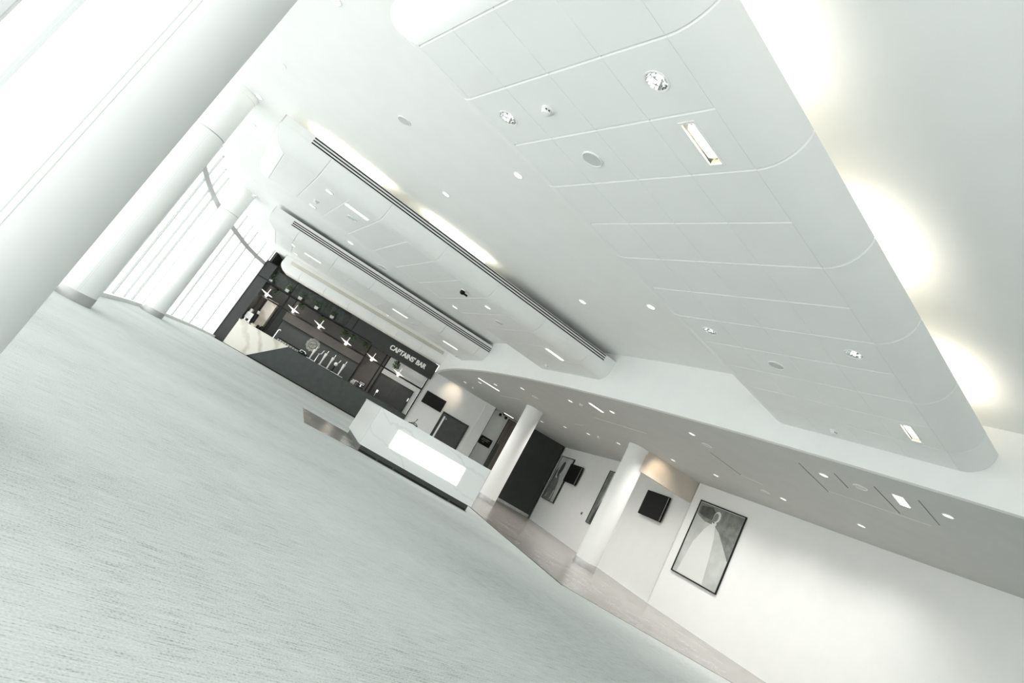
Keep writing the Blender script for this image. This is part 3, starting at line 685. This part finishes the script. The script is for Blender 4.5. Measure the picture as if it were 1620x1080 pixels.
# things on the bar
ZW = 1.186
def tap(px_b, px_t, label, style):
    bpos = at_y(*px_b, YB + .25); tpos = at_y(*px_t, YB + .25); hgt = tpos.z - ZW
    t = thing('beer_tap', label, 'beer tap', (bpos.x, YB + .25, ZW), 0, 'beer taps along the bar')
    MB().lathe([(.055, 0), (.055, .015), (.03, .03)], 16).build('base', CHROME, t, True)
    if style == 0:
        MB().lathe([(.03, .03), (.034, hgt * .35), (.06, hgt * .72), (.066, hgt * .78), (.03, hgt * .80)], 16).build('tower', WGLOSS, t, True)
        MB().tube([(.0, 0, hgt * .80), (.03, 0, hgt * .84), (.03, 0, hgt)], [.012, .014, .02], 8).build('tap_handle', CHROME, t)
    elif style == 1:
        MB().lathe([(.03, .03), (.024, hgt * .55), (.03, hgt * .58)], 14).build('tower', CHROME, t, True)
        MB().tube([(-.05, 0, hgt * .62), (0, 0, hgt * .60), (.04, 0, hgt * .68), (.07, 0, hgt * .66)], .022, 8).build('spout', CHROME, t)
        MB().tube([(.07, 0, hgt * .66), (.11, 0, hgt)], [.016, .02], 8).build('tap_handle', WGLOSS, t)
    else:
        MB().lathe([(.03, .03), (.026, hgt * .5)], 14).build('tower', BLACK, t, True)
        MB().lathe([(.0, -.09), (.06, -.07), (.09, 0), (.06, .07), (.0, .09)], 18, Matrix.Translation((0, 0, hgt * .6))).build('globe', WGLOSS, t, True)
        MB().tube([(.03, 0, hgt * .72), (.08, 0, hgt * .76), (.11, 0, hgt)], [.014, .016, .02], 8).build('tap_handle', CHROME, t)
taps = [((488.3, 568.3), (500, 548), 0, 'beer tap in front of the emblem, leftmost tall white one'), ((497, 571.7), (511.7, 553.5), 1, 'bare chrome beer tap with a side spout, second from left'), ((505.8, 575.4), (521.7, 556), 0, 'flared white beer tap, third from left'), ((516.7, 582.5), (531.5, 561.5), 0, 'flared white beer tap, fourth from left'), ((524.2, 586.7), (537.5, 569), 2, 'beer tap with a white globe, fifth from left'), ((534.6, 592.5), (548.5, 572), 0, 'flared white beer tap, rightmost of the row')]
for a, b_, st, lb in taps: tap(a, b_, lb, st)
p = at_y(434, 531.5, YB + .25)
t = thing('water_tap', 'lone chrome tap at the marble end of the bar', 'tap', (p.x, YB + .25, 1.19))
MB().lathe([(.05, 0), (.05, .02), (.035, .03), (.035, .36)], 14).build('stem', CHROME, t, True)
MB().tube([(0, 0, .36), (.02, -.02, .43), (.09, -.06, .44), (.12, -.07, .40)], .032, 8).build('spout', CHROME, t, True)
def tray(x0, x1, label):
    t = thing('drip_tray', label, 'drip tray', ((x0 + x1) / 2, YB + .16, ZW), 0, 'drip trays under the taps')
    L_ = (x1 - x0) / 2
    MB().box((-L_, -.10, 0), (L_, .08, .018), .003).build('tray', STEEL, t)
    for k in range(7): MB().box((-L_ + .03 + k * (2 * L_ - .06) / 6 - .008, -.09, .018), (-L_ + .03 + k * (2 * L_ - .06) / 6 + .008, .07, .024)).build('slat', CHROME, t)
tray(-3.98, -3.62, 'steel drip tray under the two leftmost beer taps'); tray(-3.42, -2.86, 'steel drip tray under the middle beer taps'); tray(-2.74, -2.22, 'steel drip tray under the rightmost beer taps')
# glasses, one by one
random.seed(3)
ORD = 'first second third fourth fifth sixth seventh eighth ninth tenth eleventh twelfth thirteenth fourteenth fifteenth sixteenth seventeenth eighteenth nineteenth twentieth twenty-first twenty-second'.split()
proto = None
for k in range(22):
    x = -5.42 + k * .062 + random.uniform(-.008, .008); y = YB + .20 + (k % 2) * .10
    if proto is None:
        proto = thing('drinking_glass', 'small drinking glass in the row along the bar top', 'glass', (x, y, 1.1905), 0, 'glasses along the bar top')
        MB().lathe([(.024, 0), (.026, .01), (.03, .14)], 12).build('bowl', GLASSW, proto, True)
        MB().lathe([(.029, .085), (.0305, .14)], 12).build('rim', BLACK, proto, True)
    else: copy_tree(proto, (x, y, 1.1905 if x < -4.88 else ZW), None, 'small drinking glass in the row on the bar, %s from the left' % ORD[k])
    if k == 0: proto['label'] = 'small drinking glass at the left end of the row on the bar'
def terminal(x, label, big):
    t = thing('payment_terminal', label, 'till', (x, YB + .22, ZW), 0, 'tills on the bar')
    if big:
        MB().box((-.16, -.12, 0), (.16, .12, .05), .01).build('base', BLACK, t)
        MB().box((-.02, -.03, .05), (.02, .03, .16)).build('stand', CHROME, t)
        MB().box((-.16, -.02, .12), (.16, .02, .30), .008, Matrix.Rotation(-.3, 4, 'X')).build('screen', BLACKG, t)
        for z in (.17, .235): MB().box((-.12, -.027, z), (.12, -.0215, z + .03), 0, Matrix.Rotation(-.3, 4, 'X')).build('screen_line', WHITE, t)
    else:
        MB().box((-.2, -.12, 0), (.2, .12, .10), .01).build('base', BLACK, t)
        MB().box((-.17, -.125, .07), (-.02, -.1205, .085)).build('key_strip', WHITE, t)
        MB().tube([(-.15, -.05, .10), (-.12, -.05, .17), (.05, -.05, .17), (.14, -.05, .10)], .018, 6).build('arm', CHROME, t)
terminal(at_y(478, 558, YB).x, 'black till with chrome arm left of the beer taps', False)
terminal(at_y(572, 606.5, YB).x, 'black till with two white display lines by the door', True)
p = at_y(560, 603, YB)
t = thing('cup_stack', 'white cups and jug stacked on the bar end before the door', 'cups', (p.x - .08, YB + .3, ZW))
MB().lathe([(.06, 0), (.08, .07), (.07, .11), (.05, .12)], 16).build('jug', WHITE, t, True)
MB().lathe([(.05, 0), (.06, .08)], 14, Matrix.Translation((.02, .16, .0))).build('cup', WHITE, t, True)
MB().lathe([(.05, .08), (.065, .18), (.05, .20)], 14, Matrix.Translation((.02, .16, .0))).build('cup', WHITE, t, True)
MB().box((.1, -.02, .18), (.26, .02, .22), .008).build('spout', WHITE, t)
MB().tube([(.1, .0, .0), (.1, 0, .2)], .014, 8).build('stem', CHROME, t)
# coffee machine
t = thing('coffee_machine', 'silver espresso machine on the marble end of the bar', 'coffee machine', (-7.02, YB + .42, 1.192))
MB().box((-.17, -.2, .16), (.15, .2, .46), .015).build('body', STEEL, t)
MB().box((-.11, -.212, .22), (.08, -.2, .40), .004).build('front_plate', WGLOSS, t)
MB().box((-.19, -.22, 0), (.19, .2, .06), .01).build('drip_base', STEEL, t)
for sx in (-.12, .10): MB().box((sx - .035, -.12, .06), (sx + .035, .1, .16)).build('foot', CHROME, t)
MB().box((-.14, -.12, .46), (-.02, .12, .62), .01).build('cup_rail', STEEL, t)
MB().box((.16, -.12, .06), (.27, .16, .54), .012).build('grinder', BLACK, t)
MB().lathe([(.05, .54), (.07, .66), (.07, .68)], 14, Matrix.Translation((.21, 0, 0))).build('hopper', GRILL, t, True)
t = thing('utensil_pot', 'small cluster of black jugs at the foot of the marble pillar', 'jugs', (-6.42, YB + .45, 1.192))
for dx, dy, r, hh in ((-.08, 0, .06, .16), (.07, .03, .07, .2), (.0, -.1, .05, .12)): MB().lathe([(r, 0), (r * 1.05, hh * .6), (r * .8, hh)], 14, Matrix.Translation((dx, dy, 0))).build('jug', BLACK, t, True)
t = thing('bread_basket', 'small pale basket of food beside the black jugs on the bar', 'basket', (-6.68, YB + .3, 1.192))
MB().lathe([(.09, 0), (.12, .07), (.115, .08)], 16).build('basket', CREAMG, t, True)
for k in range(5): MB().lathe([(.0, -.025), (.035, 0), (.0, .025)], 8, Matrix.Translation((.05 * math.cos(k * 1.3), .05 * math.sin(k * 1.3), .095))).build('roll', CREAM, t, True)

# pendants
pend = [((421.2, 467), 'lit pendant lamp leftmost, over the coffee machine'), ((463.8, 492.5), 'lit pendant lamp, second from left, beside the steel post'), ((505, 517), 'lit pendant lamp, third from left, above the emblem'), ((547, 543.8), 'lit pendant lamp, fourth from left, above the beer taps'), ((588, 568.8), 'lit pendant lamp, fifth from left, above the till'), ((629.5, 593), 'lit pendant lamp rightmost, above the bar door')]
proto = None
for p, lb in pend:
    q = at_y(*p, YB + .06); loc = (q.x, YB + .06, q.z)
    if proto is None:
        proto = thing('pendant_lamp', lb, 'pendant lamp', loc, 0, 'pendant lamps under the bar rail')
        hol = MB().lathe([(.03, .075), (.035, .12), (.015, .15)], 12).build('lamp_holder', WGLOSS, proto, True)
        MB().lathe([(.0, -.06), (.04, -.042), (.056, 0), (.042, .045), (.022, .08)], 16).build('bulb', BULB, hol, True)
        MB().tube([(0, 0, .15), (.005, 0, .25), (.012, 0, .33)], [.02, .016, .02], 8).build('stem', WGLOSS, proto)
        for dx, dz in ((-.34, .07), (.26, -.02)):
            b = MB(); b.loft([[(dx * .12, y_ * .045, .10 + z) for y_, z in ((-1, 0), (1, 0), (1, -.07), (-1, -.07))], [(dx, y_ * .02, .08 + dz + z) for y_, z in ((-1, 0), (1, 0), (1, -.015), (-1, -.015))]]); b.build('shade_wing', WGLOSS, proto)
        l = bpy.data.lights.new('pendant_light', 'POINT'); l.energy = 9; l.color = (1, .88, .74); l.shadow_soft_size = .06
    else: copy_tree(proto, loc, 0, lb)
    lo = bpy.data.objects.new('pendant_light', l); COL.objects.link(lo); lo.location = (q.x, YB - .06, q.z - .10)

# plants
def foliage(n, rx, ry, rz, hang, seed):
    rnd = random.Random(seed); b = MB()
    for k in range(n):
        a = rnd.uniform(0, 2 * PI); r_ = math.sqrt(rnd.random())
        c_ = Vector((rx * r_ * math.cos(a), ry * r_ * math.sin(a), rnd.uniform(-hang, rz)))
        dr = Vector((rnd.uniform(-1, 1), rnd.uniform(-1, 1), rnd.uniform(-1, .5))).normalized(); sd_ = dr.orthogonal().normalized(); L_ = rnd.uniform(.06, .11); wd = L_ * .35
        b.poly([c_, c_ + dr * L_ * .5 + sd_ * wd, c_ + dr * L_, c_ + dr * L_ * .5 - sd_ * wd])
        if k % 6 == 0: b.tube([Vector((0, 0, 0)), c_ * .5 + Vector((0, 0, .04)), c_], .004, 4)
    return b
pots = [(428.8, 443), (455, 459), (475.5, 471), (500.5, 487), (525, 501.5)]
for k, p in enumerate(pots):
    q = at_y(*p, YB + .2)
    t = thing('potted_plant', ['white square pot on the bar shelf, leftmost', 'white square pot on the bar shelf, second from left by the hanger', 'white square pot on the bar shelf, third from left', 'white square pot on the bar shelf, fourth from left', 'white square pot on the bar shelf, rightmost'][k], 'potted plant', (q.x, YB + .2, 3.121), 0, 'white pots on the bar shelf')
    MB().loft([[(-.07, -.07, 0), (.07, -.07, 0), (.07, .07, 0), (-.07, .07, 0)], [(-.09, -.09, .17), (.09, -.09, .17), (.09, .09, .17), (-.09, .09, .17)]]).build('pot', CERAM, t)
    f_ = foliage(34, .16, .14, .25, 0, k + 20).build('foliage', LEAF, t); f_.location = (0, 0, .17); f_['kind'] = 'stuff'
hp = [((438.8, 458), 40, 'hanging green plant below the bar shelf, leftmost'), ((477.5, 482), 55, 'hanging green plant below the shelf, second from left'), ((508.8, 501), 45, 'hanging green plant below the shelf, third from left'), ((546.2, 527), 90, 'bushy hanging plant below the shelf above the beer taps'), ((560, 531.5), 90, 'bushy hanging plant right of the other bushy one'), ((578.8, 543.5), 60, 'hanging green plant beside the steel post'), ((627.5, 577.5), 120, 'hanging plant under the sign board in front of the white wall')]
for k, (p, n, lb) in enumerate(hp):
    q = at_y(*p, YB + .22); right = k == 6
    t = thing('hanging_plant', lb, 'plant', (q.x, YB + .22, 3.088 if not right else 3.045), 0, 'plants hanging above the bar')
    MB().lathe([(.06, -.001), (.06, -.05), (.045, -.06)], 12).build('planter', BLACK, t)
    f_ = foliage(n, .15 if n > 80 else .14, .14, -.05, .30 if n > 80 else .24, k + 50).build('foliage', LEAF, t); f_['kind'] = 'stuff'

# ------------------------------------------------------------------ wall things, back right
def tv_back():
    t = thing('television', 'black television screen on the wall right of the bar', 'television', (1.785, 28.39, 2.3))
    MB().box((-.5, -.06, -.28), (.5, -.02, .28), .004).build('casing', BLACK, t)
    MB().box((-.485, -.063, -.265), (.485, -.0605, .265)).build('screen', BLACKG, t)
    MB().box((-.1, -.02, -.1), (.1, 0, .1)).build('wall_bracket', BLACK, t)
tv_back()
t = bpy.data.objects.new('door_2', None); COL.objects.link(t); struct(t); t.location = (3.06, 28.4, 0)
for a, b_ in (((-.67, -.05, 0), (-.58, -.001, 2.15)), ((.60, -.05, 0), (.67, -.001, 2.15)), ((-.58, -.05, 2.06), (.60, -.001, 2.15))): MB().box(a, b_).build('door_frame', FASC, t)
leaf = MB().box((-.575, -.04, .01), (.595, -.002, 2.055)).build('door_leaf', DOOR, t)
MB().box((-.55, -.10, .85), (-.47, -.06, 1.98), .006).build('pull_handle', WHITE, leaf)
for z in (.95, 1.88): MB().box((-.53, -.06, z), (-.49, -.04, z + .05)).build('handle_mount', CHROME, leaf)
MB().lathe([(.035, 0), (.035, .012)], 14, Matrix.Translation((-.40, -.04, 1.9)) @ Matrix.Rotation(PI / 2, 4, 'X')).build('lock_cover', STEEL, t)
# dark direction sign with arrow
t = thing('direction_sign', 'small black sign with two lines and an arrow on the recessed wall', 'sign', (4.86, 29.3, 1.95))
MB().box((-.32, -.022, -.2), (.32, 0, .2), .003).build('plate', BLACK, t)
LGREY = mat('faint_lettering', (.3, .3, .29), .6)
for z, x0, x1 in ((.09, -.17, .2), (.02, -.19, .17)):
    b = MB(); x = x0
    while x < x1 - .03:
        b.box((x, -.0235, z - .018), (x + .030, -.0225, z + .018)); x += .042
    b.build('lettering', LGREY, t)
MB().box((-.14, -.0235, -.075), (-.05, -.0225, -.05)).build('arrow_shaft', LGREY, t)
MB().loft([[(x, y_, z) for x, z in ((-.07, -.02), (-.02, -.0625), (-.07, -.105))] for y_ in (-.0235, -.0225)]).build('arrow_head', LGREY, t)
for sx in (-.28, .28):
    for sz in (-.16, .16): MB().lathe([(.012, 0), (.01, .008)], 8, Matrix.Translation((sx, -.022, sz)) @ Matrix.Rotation(PI / 2, 4, 'X')).build('screw', STEEL, t)
# bronze door beside the sign
t = bpy.data.objects.new('door_3', None); COL.objects.link(t); struct(t); t.location = (5.48, 29.3, 0)
MB().box((-.12, -.12, 0), (.62, 0, 3.4)).build('door_leaf', BRONZE, t)
MB().box((-.14, -.14, 0), (-.121, -.0, 3.4)).build('edge_trim', BLACK, t)
MB().box((-.10, -.14, .6), (.06, -.121, 2.15)).build('push_plate', DARK, t)
t = thing('emergency_light', 'small black twin lamp fitting under the soffit before the bronze door', 'lamp', (4.98, 29.0, ZS))
MB().box((-.05, -.05, -.05), (.05, .05, 0)).build('mount', BLACK, t)
for sx in (-.16, .14): MB().lathe([(.03, 0), (.07, .09), (.075, .12)], 12, Matrix.Translation((sx, 0, -.09)) @ Matrix.Rotation(PI / 2 + .3, 4, 'X')).build('lamp_head', BLACK, t, True)
MB().tube([(-.16, 0, -.07), (.14, 0, -.07)], .014, 6).build('arm', CHROME, t)

# ------------------------------------------------------------------ reception desk
t = thing('reception_desk', 'white marble reception desk with a glowing front panel and dark plinth', 'desk', (0, 12.82, 0))
HT = .935
MB().loft([[(-.028, 0, z), (2.53, 0, z), (2.53, .55, z), (.09, .55, z)] for z in (.13, HT - .03)]).build('front_panel', MARB, t); fp = [c_ for c_ in t.children if c_.name.startswith('front_panel')][0]
# left wing, splayed, running back
MB().loft([[(-.03, .002, z), (.085, .56, z), (.06, 3.35, z), (-.46, 3.35, z)] for z in (.13, HT - .03)]).build('side_panel', WGLOSS, t)
MB().loft([[(-.032, -.004, z), (2.534, -.004, z), (2.534, .6, z), (.12, .6, z), (.1, 3.36, z), (-.47, 3.36, z)] for z in (HT - .03, HT)]).build('worktop', MARB, t)
MB().loft([[(.015, .05, z), (2.47, .05, z), (2.47, .5, z), (.14, .5, z), (.04, 3.3, z), (-.41, 3.3, z)] for z in (.007, .13)]).build('plinth', DARK, t); pn = [c_ for c_ in t.children if c_.name.startswith('plinth')][0]
for x0, x1 in ((.03, .42), (.45, .78), (.82, 2.05), (2.10, 2.45)): MB().box((x0, .04, .012), (x1, .049, .045)).build('plinth_vent', SLOT, pn)
pl = MB().box((.50, -.012, .345), (2.055, -.001, .72), .002).build('light_panel', PANELLIT, fp); pl['label'] = 'glowing white panel'
t = thing('desk_stand', 'small black wire stand on the reception desk, against the pale wall', 'stand', (.70, 13.15, HT))
MB().tube([(-.1, 0, .012), (.0, .04, .03), (.1, 0, .012)], .009, 6).build('base', BLACK, t)
MB().tube([(-.06, 0, .02), (-.01, -.01, .06), (.06, 0, .05), (.1, .01, .015)], .007, 6).build('wire', BLACK, t)
MB().tube([(.0, .02, .03), (.02, .02, .11), (.03, .02, .15)], [.006, .006, .014], 6).build('stem', DOOR, t)

# ------------------------------------------------------------------ portraits and screens on the right wall
def wall_frame(A, B):
    a, b_ = Vector(A), Vector(B); d = (b_ - a).normalized()
    return math.atan2(d.y, d.x)
PR_L = speckle(mat('print_pale', (.5, .52, .5), .4), (.40, .42, .40), (.58, .6, .58), nscale=1.5)
PR_M = speckle(mat('print_mid', (.2, .21, .2), .4), (.12, .13, .12), (.22, .24, .22), nscale=5, detail=6)
PR_D = speckle(mat('print_dark', (.04, .043, .042), .4), (.03, .033, .032), (.07, .075, .072), nscale=6)
PR_W = mat('print_white', (.68, .7, .68), .4)
def portrait(x, y, ang, label, w_, h_, parts, zc=2.04):
    """local x along the wall (away from the viewer is -x), local -y is out of the wall"""
    t = thing('framed_portrait', label, 'picture', (x, y, zc), ang, 'framed portraits')
    f = .03
    MB().box((-w_ / 2 + f, -.018, -h_ / 2 + f), (w_ / 2 - f, -.004, h_ / 2 - f)).build('print', PR_L, t)
    for a, b_ in (((-w_ / 2, -.035, -h_ / 2), (-w_ / 2 + f, 0, h_ / 2)), ((w_ / 2 - f, -.035, -h_ / 2), (w_ / 2, 0, h_ / 2)), ((-w_ / 2 + f, -.035, -h_ / 2), (w_ / 2 - f, 0, -h_ / 2 + f)), ((-w_ / 2 + f, -.035, h_ / 2 - f), (w_ / 2 - f, 0, h_ / 2))): MB().box(a, b_).build('frame', BLACK, t)
    for k, (nm, m, pts) in enumerate(parts):
        MB().loft([[(px, y_, pz) for px, pz in pts] for y_ in (-.0192 - k * .0006, -.0186 - k * .0006)]).build(nm, m, t)
    return t
def ell(cx_, cz_, rx, rz, n=20, rot=0): return [(cx_ + rx * math.cos(a) * math.cos(rot) - rz * math.sin(a) * math.sin(rot), cz_ + rx * math.cos(a) * math.sin(rot) + rz * math.sin(a) * math.cos(rot)) for a in [2 * PI * k / n for k in range(n)]]
ang1 = math.atan2(-5.9, .33)                    # wall direction toward the viewer
wx = lambda y: 8.277 - (y - 21.8) * .0559
figure1 = [('printed_jacket', PR_M, [(-.76, -.96), (-.70, -.2), (-.55, .12), (-.30, .26), (-.02, .14), (.22, -.15), (.40, -.96)]),
           ('printed_chest', PR_D, [(-.74, -.9), (-.66, .3), (-.5, .5), (-.46, .1), (-.6, -.3), (-.62, -.9)]),
           ('printed_neck', PR_D, [(-.34, .12), (-.36, .36), (-.12, .42), (-.08, .10)]),
           ('printed_head', PR_D, ell(-.12, .50, .20, .30, 22, -.25)),
           ('printed_collar', PR_W, [(-.40, .04), (-.42, .2), (-.36, .24), (-.30, .12), (-.16, .04), (-.22, -.02)]),
           ('printed_ribbon', PR_W, [(.14, -.9), (.18, -.5), (.24, -.5), (.22, -.9)]),
           ('printed_ribbon', PR_W, [(-.5, -.9), (-.46, -.7), (-.42, -.7), (-.42, -.9)])]
portrait(wx(26.57) - .002, 26.57, ang1, 'black-framed portrait of a person in profile with jacket, beside the charcoal wall', 1.6, 2.0, figure1)
figure2 = [('printed_backdrop', PR_M, [(-.76, -.96), (-.76, .96), (-.45, .96), (-.5, -.96)]), ('printed_jacket', PR_D, [(-.6, -.96), (-.4, -.1), (0, .1), (.4, -.1), (.6, -.96)]), ('printed_head', PR_M, ell(0, .42, .22, .3)), ('printed_collar', PR_W, [(-.1, .1), (0, -.1), (.1, .1)])]
angb = math.atan2(-5.2, .443)
portrait(8.277 + .443 / 5.2 * .6 - .002, 21.2, angb, 'narrow sliver of a framed portrait hidden behind the right column', 1.6, 2.0, figure2)
figure3 = [('printed_dark_cloud', PR_M, [(-.75, .62), (-.75, .95), (.75, .95), (.75, -.2), (.45, .1), (.2, .35), (-.05, .5), (-.4, .5)]),
           ('printed_dark_cloud', PR_D, [(-.70, .66), (-.68, .86), (-.3, .92), (-.14, .8), (-.2, .6), (-.45, .6)]),
           ('printed_shirt', PR_W, [(-.62, -.96), (-.5, -.1), (-.32, .3), (-.18, .5), (-.02, .5), (.1, .2), (.2, -.3), (.3, -.96)]),
           ('printed_hair', PR_W, ell(-.06, .72, .115, .15)), ('printed_face', PR_M, ell(-.09, .70, .075, .115)), ('printed_chin', PR_W, ell(-.07, .53, .08, .06)), ('printed_mouth', PR_D, ell(-.10, .56, .03, .02))]
d3w = Vector((9.34 - 8.62, 13.98 - 16.3)).normalized(); ang3 = math.atan2(d3w.y, d3w.x)
p3 = Vector((8.62, 16.3)) + d3w * 1.10
nn = Vector((d3w.y, -d3w.x))
portrait(p3.x + nn.x * .012, p3.y + nn.y * .012, ang3, 'large framed portrait on the wall at the bottom, light figure under dark cloud', 1.6, 2.0, figure3)
def wall_tv(x, y, ang, label):
    t = thing('television', label, 'television', (x, y, 2.43), ang, 'black screens on the portrait wall')
    MB().box((-.65, -.13, -.385), (.65, -.05, .385), .006).build('casing', BLACK, t)
    MB().box((-.63, -.134, -.365), (.63, -.1305, .365)).build('screen', BLACKG, t)
    MB().box((.648, -.128, -.36), (.654, -.118, .36)).build('side_trim', CHROME, t)
    MB().box((-.2, -.05, -.15), (.2, 0, .15)).build('wall_bracket', BLACK, t)
wall_tv(wx(25.0), 25.0, ang1, 'black screen on the portrait wall beside the profile portrait')
wall_tv(8.277 + .443 / 5.2 * 3.68, 18.12, angb, 'black screen on the wall seen through the opening under the beige header')
p = (wx(22.69) - .004, 22.69, 1.237)
t = thing('wall_socket', 'tiny dark socket low on the portrait wall', 'socket', p, ang1)
MB().box((-.045, -.012, -.045), (.045, 0, .045), .003).build('plate', DOOR, t)
# warm spot on the header, warm spot above the television
def spot(loc, tgt, e, size=.9):
    l = bpy.data.lights.new('soffit_spot', 'SPOT'); l.energy = e; l.color = (1, .8, .58); l.spot_size = size; l.spot_blend = .9; l.shadow_soft_size = .05
    o = bpy.data.objects.new('soffit_spot', l); COL.objects.link(o); o.location = loc
    o.rotation_euler = (Vector(tgt) - Vector(loc)).to_track_quat('-Z', 'Y').to_euler()
spot((7.15, 15.6, ZS - .03), (7.35, 16.3, 3.0), 26, 1.3)
spot((2.3, 27.5, ZS - .03), (2.3, 28.4, 2.95), 26, 1.3)
